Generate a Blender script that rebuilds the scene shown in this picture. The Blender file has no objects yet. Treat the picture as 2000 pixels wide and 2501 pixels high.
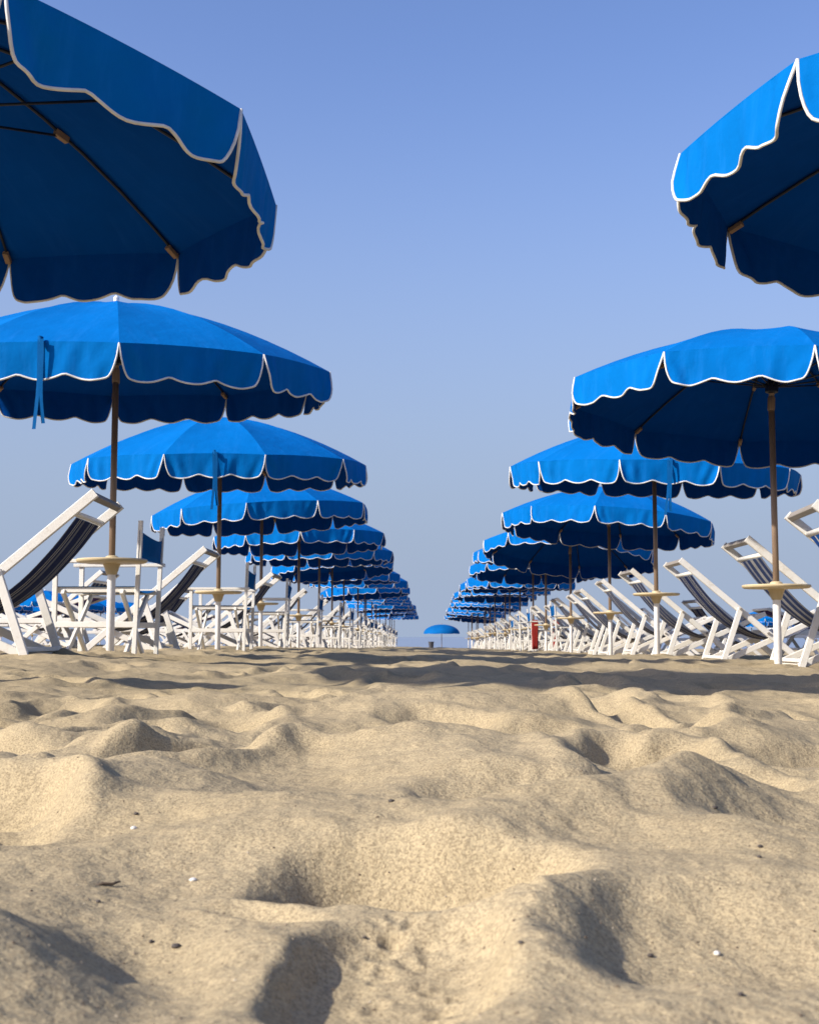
import bpy, math, random
import numpy as np
from mathutils import Vector, Matrix, Quaternion

R = math.radians
PI = math.pi
EYE = 0.20                     # camera height over the sand

# ------------------------------------------------------------------ camera, sky, sun, exposure
sc = bpy.context.scene
col = sc.collection
cam_d = bpy.data.cameras.new('camera')
cam = bpy.data.objects.new('camera', cam_d)
col.objects.link(cam)
sc.camera = cam
cam_d.sensor_fit = 'VERTICAL'
cam_d.sensor_height = 36.0
cam_d.lens = 36.0 * 3200 / 2501
cam_d.clip_start = 0.02
cam_d.clip_end = 20000
cam.location = (0, 0, EYE)
cam.rotation_euler = (R(90) + math.atan(305 / 3200), 0, math.atan(50 / 3200))
cam_d.dof.use_dof = True
cam_d.dof.focus_distance = 3.0
cam_d.dof.aperture_fstop = 20.0

SUN_EL, SUN_DIR = R(30), Vector((-0.88, -0.475, 0))      # towards the sun, on the ground
sun_vec = Vector((SUN_DIR.x * math.cos(SUN_EL), SUN_DIR.y * math.cos(SUN_EL), math.sin(SUN_EL))).normalized()
world = bpy.data.worlds.new('World')
sc.world = world
world.use_nodes = True
wn, wl = world.node_tree.nodes, world.node_tree.links
wn.clear()
w_out = wn.new('ShaderNodeOutputWorld')
w_bg = wn.new('ShaderNodeBackground')
sky = wn.new('ShaderNodeTexSky')
sky.sky_type = 'NISHITA'
sky.sun_disc = False
sky.sun_elevation = SUN_EL
sky.sun_rotation = math.atan2(SUN_DIR.x, SUN_DIR.y)
sky.altitude = 0
sky.air_density = 1.0
sky.dust_density = 2.0
sky.ozone_density = 3.5
w_tint = wn.new('ShaderNodeMix')
w_tint.data_type = 'RGBA'
w_tint.blend_type = 'MULTIPLY'
w_tint.inputs[0].default_value = 1.0
w_tint.inputs[7].default_value = (0.985, 0.97, 1.17, 1)     # the faintly violet cast of the photograph's sky
wl.new(sky.outputs[0], w_tint.inputs[6])
# sea haze: the lowest degrees of the sky, all round the horizon, go over to a pale grey blue
w_tc = wn.new('ShaderNodeTexCoord')
w_sep = wn.new('ShaderNodeSeparateXYZ')
wl.new(w_tc.outputs['Generated'], w_sep.inputs[0])
w_map = wn.new('ShaderNodeMapRange')
w_map.interpolation_type = 'SMOOTHSTEP'
w_map.inputs[1].default_value = 0.0
w_map.inputs[2].default_value = 0.45
w_map.inputs[3].default_value = 1.0
w_map.inputs[4].default_value = 0.0
wl.new(w_sep.outputs[2], w_map.inputs[0])
w_haze = wn.new('ShaderNodeMix')
w_haze.data_type = 'RGBA'
wl.new(w_map.outputs[0], w_haze.inputs[0])
wl.new(w_tint.outputs[2], w_haze.inputs[6])
w_haze.inputs[7].default_value = (1.93, 2.38, 3.22, 1)
wl.new(w_haze.outputs[2], w_bg.inputs[0])
w_bg.inputs[1].default_value = 0.135
wl.new(w_bg.outputs[0], w_out.inputs[0])

sun_d = bpy.data.lights.new('sun', 'SUN')
sun_d.energy = 5.0
sun_d.angle = R(1.0)
sun_d.color = (1.0, 0.94, 0.85)
sun = bpy.data.objects.new('sun', sun_d)
col.objects.link(sun)
sun.location = (-20, -15, 20)
sun.rotation_euler = sun_vec.to_track_quat('Z', 'Y').to_euler()

sc.view_settings.view_transform = 'Standard'
sc.view_settings.look = 'None'
sc.view_settings.exposure = 0.5
sc.view_settings.gamma = 1.0
sc.view_settings.use_curve_mapping = False
sc.render.engine = 'CYCLES'
sc.cycles.use_denoising = True
sc.cycles.max_bounces = 5
sc.cycles.transparent_max_bounces = 4

rng = random.Random(11)


# ------------------------------------------------------------------ helpers
def new_mat(name):
    m = bpy.data.materials.new(name)
    m.use_nodes = True
    n, l = m.node_tree.nodes, m.node_tree.links
    return m, n, l, n['Principled BSDF']


def noise(n, l, vec, scale, detail=3.0, rough=0.55):
    t = n.new('ShaderNodeTexNoise')
    t.inputs['Scale'].default_value = scale
    t.inputs['Detail'].default_value = detail
    t.inputs['Roughness'].default_value = rough
    if vec is not None:
        l.new(vec, t.inputs['Vector'])
    return t.outputs[0]


def ramp(n, l, fac, stops):
    r = n.new('ShaderNodeValToRGB')
    e = r.color_ramp.elements
    while len(e) < len(stops):
        e.new(0.5)
    for k, (p, c) in enumerate(stops):
        e[k].position = p
        e[k].color = (*c, 1) if len(c) == 3 else c
    l.new(fac, r.inputs[0])
    return r.outputs[0]


def mixc(n, l, fac, a, b, mode='MIX'):
    m = n.new('ShaderNodeMix')
    m.data_type = 'RGBA'
    m.blend_type = mode
    for sock, v in ((m.inputs[0], fac), (m.inputs[6], a), (m.inputs[7], b)):
        if hasattr(v, 'is_output'):
            l.new(v, sock)
        elif isinstance(v, (int, float)):
            sock.default_value = v
        else:
            sock.default_value = (*v, 1)
    return m.outputs[2]


def bump(n, l, h, strength, dist, prev=None):
    b = n.new('ShaderNodeBump')
    b.inputs['Strength'].default_value = strength
    b.inputs['Distance'].default_value = dist
    l.new(h, b.inputs['Height'])
    if prev is not None:
        l.new(prev, b.inputs['Normal'])
    return b.outputs[0]


def objvec(n, rnd=False, l=None):
    t = n.new('ShaderNodeTexCoord')
    return t.outputs['Object']


def rnd_val(n):
    return n.new('ShaderNodeObjectInfo').outputs['Random']


def me_from(name, verts, faces, mat=None, smooth=True):
    me = bpy.data.meshes.new(name)
    me.from_pydata([tuple(v) for v in verts], [], faces)
    if smooth:
        me.polygons.foreach_set('use_smooth', [True] * len(me.polygons))
    if mat:
        me.materials.append(mat)
    me.update()
    return me


class Geo:
    """collects shapes that belong to ONE part"""
    def __init__(s):
        s.v, s.f = [], []

    def add(s, v, f):
        o = len(s.v)
        s.v += [Vector(q) for q in v]
        s.f += [tuple(i + o for i in q) for q in f]

    def beam(s, a, b, w, h, up=(0, 0, 1), ch=0.12):
        """a wooden bar from a to b, width w, height h, chamfered edges"""
        a, b = Vector(a), Vector(b)
        d = (b - a).normalized()
        up = Vector(up)
        side = d.cross(up)
        if side.length < 1e-4:
            side = d.cross(Vector((1, 0, 0)))
        side.normalize()
        upv = side.cross(d).normalized()
        c = min(w, h) * ch
        prof = [(-w/2 + c, -h/2), (w/2 - c, -h/2), (w/2, -h/2 + c), (w/2, h/2 - c),
                (w/2 - c, h/2), (-w/2 + c, h/2), (-w/2, h/2 - c), (-w/2, -h/2 + c)]
        vs = [p + side * x + upv * y for p in (a, b) for x, y in prof]
        fs = [(i, (i + 1) % 8, 8 + (i + 1) % 8, 8 + i) for i in range(8)]
        fs += [tuple(range(7, -1, -1)), tuple(range(8, 16))]
        s.add(vs, fs)
        return s

    def tube(s, pts, r, n=8, caps=True):
        pts = [Vector(p) for p in pts]
        if not isinstance(r, (list, tuple)):
            r = [r] * len(pts)
        vs, fs = [], []
        ref = None
        for i, p in enumerate(pts):
            t = (pts[min(i + 1, len(pts) - 1)] - pts[max(i - 1, 0)])
            t = t.normalized() if t.length > 1e-9 else Vector((0, 0, 1))
            if ref is None:
                ref = Vector((1, 0, 0)) if abs(t.x) < 0.8 else Vector((0, 1, 0))
            a = (ref - t * ref.dot(t)).normalized()
            ref = a
            b = t.cross(a)
            for k in range(n):
                an = 2 * PI * k / n
                vs.append(p + (a * math.cos(an) + b * math.sin(an)) * r[i])
        for i in range(len(pts) - 1):
            for k in range(n):
                fs.append((i*n + k, i*n + (k+1) % n, (i+1)*n + (k+1) % n, (i+1)*n + k))
        if caps:
            fs.append(tuple(range(n - 1, -1, -1)))
            fs.append(tuple(range((len(pts)-1)*n, len(pts)*n)))
        s.add(vs, fs)
        return s

    def lathe(s, prof, n=24):
        vs, fs = [], []
        for r_, z in prof:
            for k in range(n):
                a = 2 * PI * k / n
                vs.append((r_ * math.cos(a), r_ * math.sin(a), z))
        for i in range(len(prof) - 1):
            for k in range(n):
                fs.append((i*n + k, i*n + (k+1) % n, (i+1)*n + (k+1) % n, (i+1)*n + k))
        fs.append(tuple(range(n - 1, -1, -1)))
        fs.append(tuple(range((len(prof)-1)*n, len(prof)*n)))
        s.add(vs, fs)
        return s

    def grid(s, rows):
        """rows: list of equally long lists of points"""
        m = len(rows[0])
        vs = [p for r_ in rows for p in r_]
        fs = [(i*m + k, i*m + k + 1, (i+1)*m + k + 1, (i+1)*m + k)
              for i in range(len(rows) - 1) for k in range(m - 1)]
        s.add(vs, fs)
        return s

    def mesh(s, name, mat, smooth=True):
        return me_from(name, s.v, s.f, mat, smooth)

    def lined(s, name, mat, shading, off):
        """a cloth with a second face 3 mm inside it in a darker colour that paints in the underside shade"""
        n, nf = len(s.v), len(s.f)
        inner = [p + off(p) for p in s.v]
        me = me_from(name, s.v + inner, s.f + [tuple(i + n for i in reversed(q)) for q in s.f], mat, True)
        me.materials.append(shading)
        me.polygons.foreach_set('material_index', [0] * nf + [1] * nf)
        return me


def shade_auto(me, ang=35):
    """sharp edges over an angle, smooth elsewhere"""
    import bmesh
    bm = bmesh.new()
    bm.from_mesh(me)
    for e in bm.edges:
        if len(e.link_faces) == 2 and e.calc_face_angle(0) > R(ang):
            e.smooth = False
    bm.to_mesh(me)
    bm.free()
    return me


def link(name, me, parent=None, loc=None, rot=None):
    o = bpy.data.objects.new(name, me)
    col.objects.link(o)
    if parent is not None:
        o.parent = parent
    if loc is not None:
        o.location = loc
    if rot is not None:
        o.rotation_mode = 'QUATERNION'
        o.rotation_quaternion = rot
    return o


def thing(name, label, cat, group=None, loc=(0, 0, 0), rz=0.0):
    o = bpy.data.objects.new(name, None)
    o.empty_display_size = 0.2
    col.objects.link(o)
    o.location = loc
    o.rotation_euler = (0, 0, rz)
    return tag(o, label, cat, group)


def tag(o, label, cat, group=None):
    o['label'] = label
    o['category'] = cat
    if group:
        o['group'] = group
    return o


def ordinal(n):
    return ['nearest', 'second', 'third', 'fourth', 'fifth', 'sixth', 'seventh', 'eighth', 'ninth', 'tenth',
            'eleventh', 'twelfth', 'thirteenth', 'fourteenth', 'fifteenth', 'sixteenth', 'seventeenth',
            'eighteenth', 'nineteenth', 'twentieth'][n - 1]


# ------------------------------------------------------------------ sand relief
def _hash(ix, iy, seed):
    h = (ix * 374761393 + iy * 668265263 + seed * 974634533) & 0xFFFFFFFF
    h = ((h ^ (h >> 13)) * 1274126177) & 0xFFFFFFFF
    return ((h ^ (h >> 16)) & 0xFFFFFF) / float(0xFFFFFF)


def gnoise(x, y, seed):
    """2-D gradient noise, about -0.7..0.7"""
    x0 = np.floor(x).astype(np.int64)
    y0 = np.floor(y).astype(np.int64)
    fx, fy = x - x0, y - y0
    ux = fx*fx*fx*(fx*(fx*6 - 15) + 10)
    uy = fy*fy*fy*(fy*(fy*6 - 15) + 10)

    def g(dx, dy):
        a = _hash(x0 + dx, y0 + dy, seed) * 2 * PI
        return np.cos(a) * (fx - dx) + np.sin(a) * (fy - dy)
    return (g(0, 0)*(1-ux) + g(1, 0)*ux)*(1-uy) + (g(0, 1)*(1-ux) + g(1, 1)*ux)*uy


_BY = [-60, 0, 1.0, 3.0, 5.0, 8.0, 12.0, 16.0, 20.0, 65.0, 73.0, 80.0, 95.0, 115.0, 160.0]
_BZ = [-.30, -.20, -.200, -.185, -.172, -.165, -.172, -.20, -.24, -.55, -.61, -.95, -1.60, -2.15, -3.2]

# x, y, half-size across, half-size along, turn (deg), depth, rim height, edge sharpness
PITS = [
    (-0.010, 1.068, .112, .072, -22, .090, .002, 5.0),    # toes of the near footprint
    (-0.022, 0.812, .066, .120, -5, .024, .002, 9.0),     # its heel
    (-0.185, 0.850, .056, .115, 22, .024, .003, 2.0),
    (-0.125, 0.985, .055, .020, -38, .010, .002, 2.5),
    (0.16, 1.56, .26, .075, 28, .026, .004, 2.0),         # soft broad troughs between the mounds
    (-0.12, 2.42, .34, .13, 6, .036, .004, 2.0),
    (0.62, 1.62, .16, .14, 10, .028, .006, 2.0),
    (-0.36, 1.30, .14, .10, 20, .020, .004, 2.0),
    (0.50, 2.75, .26, .12, -10, .034, .006, 2.0),
    (-0.72, 2.75, .2, .1, 14, .03, .008, 2.0),
    (0.190, 0.870, .115, .095, 20, .026, .008, 3.0),
    (-0.400, 2.65, .080, .16, 10, .050, .010, 3.0),
    (0.40, 3.10, .07, .14, -15, .040, .014, 3.0),
    (0.20, 2.35, .16, .16, 30, .038, .012, 2.5),
    (0.33, 1.92, .075, .13, 15, .042, .012, 3.0),
    (0.58, 1.98, .10, .13, -25, .036, .012, 3.0),
    (-0.46, 1.42, .07, .12, 15, .055, .012, 3.5),
    (-0.66, 2.02, .08, .13, 35, .050, .018, 3.0),
    (-0.56, 2.30, .06, .11, -35, .040, .016, 3.0),
    (-0.34, 1.86, .075, .10, -40, .036, .014, 3.0),
    (-0.90, 3.2, .09, .15, 10, .045, .014, 3.0),
    (-0.30, 3.6, .08, .14, 60, .04, .014, 3.0),
    (0.08, 1.42, .14, .10, 12, .022, .004, 2.5),
    (0.40, 1.30, .13, .13, -20, .026, .010, 2.5),
]
# x, y, half-size across, half-size along, turn, height
HUMPS = [
    (-0.330, 0.80, .115, .15, 15, .038),
    (-0.10, 1.34, .20, .07, -8, .018),
    (0.10, 1.78, .24, .15, 10, .030),
    (0.30, 1.12, .12, .14, 30, .020),
    (0.085, 0.90, .035, .17, -10, .016),
    (-0.42, 2.00, .11, .12, 20, .020),
    (-0.62, 2.62, .14, .16, 0, .022),
    (0.06, 1.98, .38, .20, 8, .040),
    (0.24, 1.36, .36, .065, 42, .026),
    (0.58, 2.30, .22, .18, 20, .042),
    (-0.36, 1.58, .20, .12, -15, .026),
    (0.02, 2.95, .40, .16, -6, .040),
    (-0.55, 3.25, .30, .15, 12, .036),
    (0.75, 3.25, .3, .16, -12, .034),
    (-0.10, 1.235, .26, .060, 3, .016),
]
for _x, _y in ((-1.77, 4.05), (-1.89, 7.76), (-1.87, 11.58), (-2.01, 15.6), (2.12, 4.11), (2.14, 8.15), (2.03, 11.82), (2.17, 15.89),
               (-1.95, 6.5), (-2.0, 7.1), (2.3, 8.45), (2.35, 9.05), (2.3, 10.6), (-2.0, 10.1)):
    HUMPS.append((_x, _y, .12, .11, 0, .028))     # sand heaped round the feet of poles and chairs
_pr = random.Random(5)
for _ in range(46):          # dimples in the trodden sand beside the heel print and around it
    PITS.append((_pr.uniform(-.045, .075), _pr.uniform(.74, .96), _pr.uniform(.004, .009), _pr.uniform(.004, .011),
                 _pr.uniform(-80, 80), _pr.uniform(.0015, .0035), .0006, 2.5))
for _ in range(40):          # clods kicked up on the left
    HUMPS.append((_pr.gauss(-.62, .16), _pr.gauss(1.9, .34), _pr.uniform(.016, .040), _pr.uniform(.012, .028),
                  _pr.uniform(-60, 60), _pr.uniform(.004, .012)))
for _ in range(60):          # small loose heaps everywhere else
    yy = 1.2 + 5 * _pr.random()
    HUMPS.append(((_pr.random() * 2 - 1) * .45 * yy, yy, _pr.uniform(.04, .10), _pr.uniform(.03, .07), _pr.uniform(-60, 60), _pr.uniform(.003, .010)))
for _ in range(330):
    yy = 1.5 + 13 * _pr.random() ** 1.25
    xx = (_pr.random() * 2 - 1) * (0.5 + 0.42 * yy)
    if abs(xx) < 0.9 and yy < 2.3 and _pr.random() < 0.35:
        continue
    PITS.append((xx, yy, _pr.uniform(.05, .10), _pr.uniform(.10, .17), _pr.uniform(-70, 70),
                 _pr.uniform(.016, .045), _pr.uniform(.006, .016), _pr.uniform(2, 3.5)))


def ground(x, y):
    x = np.asarray(x, float)
    y = np.asarray(y, float)
    z = EYE + np.interp(y, _BY, _BZ) - 0.017 * np.clip(x, -4, 4) * np.clip(y / 6, 0, 1)
    fade = np.clip((y - 85) / 20, 0, 1)
    amp = (1 - fade)
    wx = x + 0.10 * gnoise(x * 2.1, y * 2.1, 31)
    wy = y + 0.10 * gnoise(x * 2.1, y * 2.1, 32)
    n1 = gnoise(wx / 1.25, wy / 1.1, 1) * 0.050
    n2 = gnoise(wx / 0.52, wy / 0.46, 2)
    n2 = (0.42 - np.sqrt(n2 * n2 + 0.022)) * 0.068
    n3 = gnoise(wx / 0.24, wy / 0.21, 3) * 0.020
    n4 = gnoise(x / 0.085, y / 0.085, 4) * 0.0070 + gnoise(x / 0.034, y / 0.034, 5) * 0.0028 + gnoise(x / 0.015, y / 0.015, 6) * 0.0011
    near = np.clip((y - 0.3) / 1.1, 0.35, 1)
    z = z + amp * ((n1 * (0.5 + 0.5 * near)) + n2 * near + n3 * near + n4)
    z = z + amp * gnoise(x / 6.0, y / 5.0, 9) * 0.04 * np.clip((y - 6) / 10, 0, 1)
    for (hx, hy, a, b, t, h) in HUMPS:
        c, s = math.cos(R(t)), math.sin(R(t))
        m = (np.abs(x - hx) < 3*max(a, b)) & (np.abs(y - hy) < 3*max(a, b))
        if not m.any():
            continue
        dx, dy = x[m] - hx, y[m] - hy
        q = ((dx*c + dy*s)/a)**2 + ((-dx*s + dy*c)/b)**2
        z[m] += h * np.exp(-q ** 1.35)
    for (hx, hy, a, b, t, d, rim, sh) in PITS:
        c, s = math.cos(R(t)), math.sin(R(t))
        ext = 2.6 * max(a, b)
        m = (np.abs(x - hx) < ext) & (np.abs(y - hy) < ext)
        if not m.any():
            continue
        dx, dy = x[m] - hx, y[m] - hy
        u, v = dx*c + dy*s, -dx*s + dy*c
        if sh >= 5:
            q = (np.abs(u/a)**3 + np.abs(v/b)**3) ** (1/3)
        else:
            q = np.sqrt((u/a)**2 + (v/b)**2)
        q = q * (1 + (0.05 if sh >= 5 else 0.16) * gnoise(dx/0.06 + hx*17, dy/0.06 + hy*13, 8))
        z[m] += -d * np.exp(-q**sh) + rim * np.exp(-((q - 1.35)/0.38)**2)
    return z


def gz(x, y):
    return float(ground(np.array([x]), np.array([y]))[0])


# ------------------------------------------------------------------ materials
def mat_sand():
    m, n, l, b = new_mat('sand')
    v = objvec(n)
    big = noise(n, l, v, 1.7, 4)
    c = ramp(n, l, big, [(0.30, (0.372, 0.296, 0.176)), (0.70, (0.442, 0.355, 0.219))])
    mid = noise(n, l, v, 34, 4)
    c = mixc(n, l, ramp(n, l, mid, [(0.35, (0, 0, 0)), (0.75, (0.22, 0.22, 0.22))]), c, (0.31, 0.235, 0.135))
    gr0 = noise(n, l, v, 330, 2, 0.75)
    vg = n.new('ShaderNodeTexVoronoi')
    vg.inputs['Scale'].default_value = 620
    l.new(v, vg.inputs['Vector'])
    sg = n.new('ShaderNodeSeparateColor')
    l.new(vg.outputs['Color'], sg.inputs[0])
    gm = n.new('ShaderNodeMix')
    gm.inputs[0].default_value = 0.45
    l.new(gr0, gm.inputs[2])
    l.new(sg.outputs[0], gm.inputs[3])
    gr = gm.outputs[0]
    c = mixc(n, l, 0.55, c, ramp(n, l, gr, [(0.30, (0.30, 0.27, 0.24)), (0.5, (0.80, 0.80, 0.78)), (0.70, (1.15, 1.12, 1.05))]), 'MULTIPLY')
    vo = n.new('ShaderNodeTexVoronoi')
    vo.inputs['Scale'].default_value = 170
    l.new(v, vo.inputs['Vector'])
    dots = ramp(n, l, vo.outputs['Distance'], [(0.10, (1, 1, 1)), (0.20, (0, 0, 0))])
    sel = ramp(n, l, noise(n, l, v, 60, 2), [(0.56, (0, 0, 0)), (0.62, (0.8, 0.8, 0.8))])
    c = mixc(n, l, mixc(n, l, 1.0, dots, sel, 'MULTIPLY'), c, (0.17, 0.125, 0.085))
    l.new(c, b.inputs['Base Color'])
    b.inputs['Roughness'].default_value = 0.95
    b.inputs['Specular IOR Level'].default_value = 0.15
    n1 = bump(n, l, noise(n, l, v, 34, 6, 0.62), 0.55, 0.012)
    n2 = bump(n, l, gr, 0.5, 0.0010, n1)
    l.new(n2, b.inputs['Normal'])
    return m


def mat_sea():
    m, n, l, b = new_mat('sea_water')
    v = objvec(n)
    b.inputs['Base Color'].default_value = (0.20, 0.25, 0.32, 1)
    b.inputs['Roughness'].default_value = 0.5
    mp = n.new('ShaderNodeMapping')
    mp.inputs['Scale'].default_value = (0.25, 0.9, 1)
    l.new(v, mp.inputs['Vector'])
    l.new(bump(n, l, noise(n, l, mp.outputs[0], 1.0, 5), 0.7, 0.25), b.inputs['Normal'])
    return m


def mat_canvas(name, base, translucent=0.06, faded=None):
    m, n, l, b = new_mat(name)
    v = objvec(n)
    ns = noise(n, l, v, 2.3, 4)
    dark = tuple(q * 0.76 for q in base)
    c = ramp(n, l, ns, [(0.3, dark), (0.7, base)])
    mp = n.new('ShaderNodeMapping')
    mp.inputs['Scale'].default_value = (14, 2.2, 2.2)
    l.new(v, mp.inputs['Vector'])
    c = mixc(n, l, ramp(n, l, noise(n, l, mp.outputs[0], 1.0, 5, 0.7), [(0.52, (0, 0, 0)), (0.80, (0.30, 0.30, 0.30))]), c,
             tuple(min(1, q * 1.3 + 0.02) for q in base))     # dust and sun-bleached streaks
    c = mixc(n, l, ramp(n, l, rnd_val(n), [(0, (0, 0, 0)), (1, (0.22, 0.22, 0.22))]), c, faded or tuple(q * 1.15 for q in base))
    l.new(c, b.inputs['Base Color'])
    b.inputs['Roughness'].default_value = 0.85
    b.inputs['Specular IOR Level'].default_value = 0.03
    n1 = bump(n, l, noise(n, l, v, 9, 3), 0.35, 0.02)
    l.new(bump(n, l, noise(n, l, v, 380, 1), 0.25, 0.002, n1), b.inputs['Normal'])
    if translucent:
        tr = n.new('ShaderNodeBsdfTranslucent')
        l.new(c, tr.inputs[0])
        mx = n.new('ShaderNodeMixShader')
        mx.inputs[0].default_value = translucent
        l.new(b.outputs[0], mx.inputs[1])
        l.new(tr.outputs[0], mx.inputs[2])
        l.new(mx.outputs[0], n['Material Output'].inputs[0])
    return m


def mat_stripes(name, base, stops):
    """stripes run along the sling; position across it is local y"""
    m, n, l, b = new_mat(name)
    v = objvec(n)
    sx = n.new('ShaderNodeSeparateXYZ')
    l.new(v, sx.inputs[0])
    mr = n.new('ShaderNodeMapRange')
    mr.inputs[1].default_value = -0.28
    mr.inputs[2].default_value = 0.28
    l.new(sx.outputs[1], mr.inputs[0])
    r_ = n.new('ShaderNodeValToRGB')
    r_.color_ramp.interpolation = 'CONSTANT'
    e = r_.color_ramp.elements
    while len(e) < len(stops):
        e.new(0.5)
    for k, (p, c) in enumerate(stops):
        e[k].position = p
        e[k].color = (*c, 1)
    l.new(mr.outputs[0], r_.inputs[0])
    c = mixc(n, l, 0.5, r_.outputs[0], ramp(n, l, noise(n, l, v, 14, 4), [(0.3, (0.55, 0.55, 0.55)), (0.7, (1, 1, 1))]), 'MULTIPLY')
    l.new(c, b.inputs['Base Color'])
    b.inputs['Roughness'].default_value = 0.9
    b.inputs['Specular IOR Level'].default_value = 0.1
    l.new(bump(n, l, noise(n, l, v, 260, 1), 0.3, 0.002), b.inputs['Normal'])
    return m


def mat_paint(name, base, worn, rough=0.45):
    m, n, l, b = new_mat(name)
    v = objvec(n)
    ns = noise(n, l, v, 21, 5, 0.65)
    c = mixc(n, l, ramp(n, l, ns, [(0.56, (0, 0, 0)), (0.74, (0.7, 0.7, 0.7))]), base, worn)
    c = mixc(n, l, ramp(n, l, noise(n, l, v, 3, 3), [(0.4, (0, 0, 0)), (0.8, (0.3, 0.3, 0.3))]), c, worn)
    l.new(c, b.inputs['Base Color'])
    b.inputs['Roughness'].default_value = rough
    l.new(bump(n, l, noise(n, l, v, 55, 4), 0.25, 0.004), b.inputs['Normal'])
    return m


def mat_pole():
    m, n, l, b = new_mat('weathered_pole')
    v = objvec(n)
    mp = n.new('ShaderNodeMapping')
    mp.inputs['Scale'].default_value = (30, 30, 2.2)
    l.new(v, mp.inputs['Vector'])
    c = ramp(n, l, noise(n, l, mp.outputs[0], 1, 4), [(0.25, (0.13, 0.085, 0.055)), (0.5, (0.22, 0.15, 0.10)), (0.75, (0.33, 0.22, 0.14))])
    l.new(c, b.inputs['Base Color'])
    b.inputs['Roughness'].default_value = 0.5
    l.new(bump(n, l, noise(n, l, v, 60, 4), 0.2, 0.003), b.inputs['Normal'])
    return m


def mat_plain(name, base, rough=0.6, metal=0.0):
    m, n, l, b = new_mat(name)
    v = objvec(n)
    c = ramp(n, l, noise(n, l, v, 12, 4), [(0.3, tuple(q * 0.72 for q in base)), (0.7, base)])
    l.new(c, b.inputs['Base Color'])
    b.inputs['Roughness'].default_value = rough
    b.inputs['Metallic'].default_value = metal
    return m


M = {
    'sand': mat_sand(), 'sea': mat_sea(),
    'blue': mat_canvas('blue_canvas', (0.0005, 0.132, 0.43), 0.0, (0.001, 0.155, 0.44)),
    'shading': mat_canvas('navy_underside_shade', (0.0005, 0.063, 0.34), 0.0),  # inner face of the blue canvas, canopy shade put into its colour
    'blue_dark': mat_canvas('deep_blue_canvas', (0.004, 0.085, 0.26), 0.04),
    'piping': mat_plain('white_piping', (0.72, 0.70, 0.65), 0.8),
    'white': mat_paint('white_paint', (0.70, 0.67, 0.60), (0.50, 0.43, 0.33)),
    'post': mat_paint('white_post_paint', (0.82, 0.80, 0.76), (0.62, 0.56, 0.47)),
    'pole': mat_pole(),
    'cream': mat_paint('cream_plastic', (0.56, 0.45, 0.27), (0.38, 0.28, 0.15)),
    'rib': mat_plain('dark_rib_steel', (0.012, 0.016, 0.03), 0.5),
    'tan': mat_plain('tan_leather', (0.35, 0.22, 0.13), 0.7),
    'grey_shade_wood': mat_paint('greyed_shaded_wood', (0.24, 0.21, 0.175), (0.15, 0.13, 0.10), 0.7),  # weathered grey, darkened further to paint in the top bar's shade
    'red': mat_canvas('red_towelling', (0.24, 0.025, 0.02), 0.0),
    'blue_mid': mat_canvas('mid_blue_canvas', (0.003, 0.105, 0.32), 0.0),
    'purple': mat_canvas('purple_canvas', (0.07, 0.045, 0.16), 0.03),
    'bin': mat_plain('dark_bin_plastic', (0.05, 0.05, 0.06), 0.5),
    'shell': mat_plain('shell_white', (0.78, 0.74, 0.66), 0.5),
    'pebble': mat_plain('dark_pebble', (0.07, 0.055, 0.045), 0.7),
    'twig': mat_plain('brown_twig', (0.11, 0.075, 0.045), 0.8),
}
NV, GY, CR, MB = (0.012, 0.022, 0.075), (0.17, 0.175, 0.19), (0.36, 0.35, 0.31), (0.026, 0.042, 0.105)
M['navy_stripes'] = mat_stripes('navy_striped_canvas', NV, [
    (0.0, GY), (0.07, NV), (0.20, CR), (0.225, NV), (0.26, CR), (0.285, NV), (0.34, GY), (0.40, NV),
    (0.60, GY), (0.66, NV), (0.715, CR), (0.74, NV), (0.775, CR), (0.80, NV), (0.93, GY)])
M['grey_stripes'] = mat_stripes('grey_striped_canvas', MB, [
    (0.0, (0.20, 0.20, 0.22)), (0.10, MB), (0.22, (0.22, 0.22, 0.24)), (0.30, MB), (0.44, (0.30, 0.29, 0.28)),
    (0.56, MB), (0.70, (0.22, 0.22, 0.24)), (0.78, MB), (0.90, (0.20, 0.20, 0.22))])
M['blue_stripes'] = mat_stripes('blue_striped_canvas', MB, [
    (0.0, (0.01, 0.06, 0.24)), (0.18, (0.55, 0.53, 0.48)), (0.22, (0.01, 0.08, 0.30)), (0.78, (0.55, 0.53, 0.48)), (0.82, (0.01, 0.06, 0.24))])

# ------------------------------------------------------------------ the setting: sand, sea
ang = np.concatenate([np.linspace(-180, -60, 40, endpoint=False), np.linspace(-60, -24, 60, endpoint=False),
                      np.linspace(-24, 24, 380, endpoint=False), np.linspace(24, 60, 60, endpoint=False),
                      np.linspace(60, 180, 40, endpoint=False)])
ang = np.radians(ang)
rad = np.concatenate([np.exp(np.linspace(math.log(0.22), math.log(0.5), 60, endpoint=False)),
                      np.exp(np.linspace(math.log(0.5), math.log(4), 620, endpoint=False)),
                      np.exp(np.linspace(math.log(4), math.log(14), 240, endpoint=False)),
                      np.exp(np.linspace(math.log(14), math.log(160), 190))])
A_, R_ = np.meshgrid(ang, rad)
gx, gy = (R_ * np.sin(A_)).ravel(), (R_ * np.cos(A_)).ravel()
gzv = ground(gx, gy)
na, nr = len(ang), len(rad)
verts = np.stack([gx, gy, gzv], 1)
verts = np.concatenate([verts, [[0, 0, gz(0, 0)]]])
ii, kk = np.meshgrid(np.arange(nr - 1), np.arange(na), indexing='ij')
k2 = (kk + 1) % na
quads = np.stack([ii*na + kk, (ii+1)*na + kk, (ii+1)*na + k2, ii*na + k2], -1).reshape(-1, 4)
k = np.arange(na)
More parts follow.
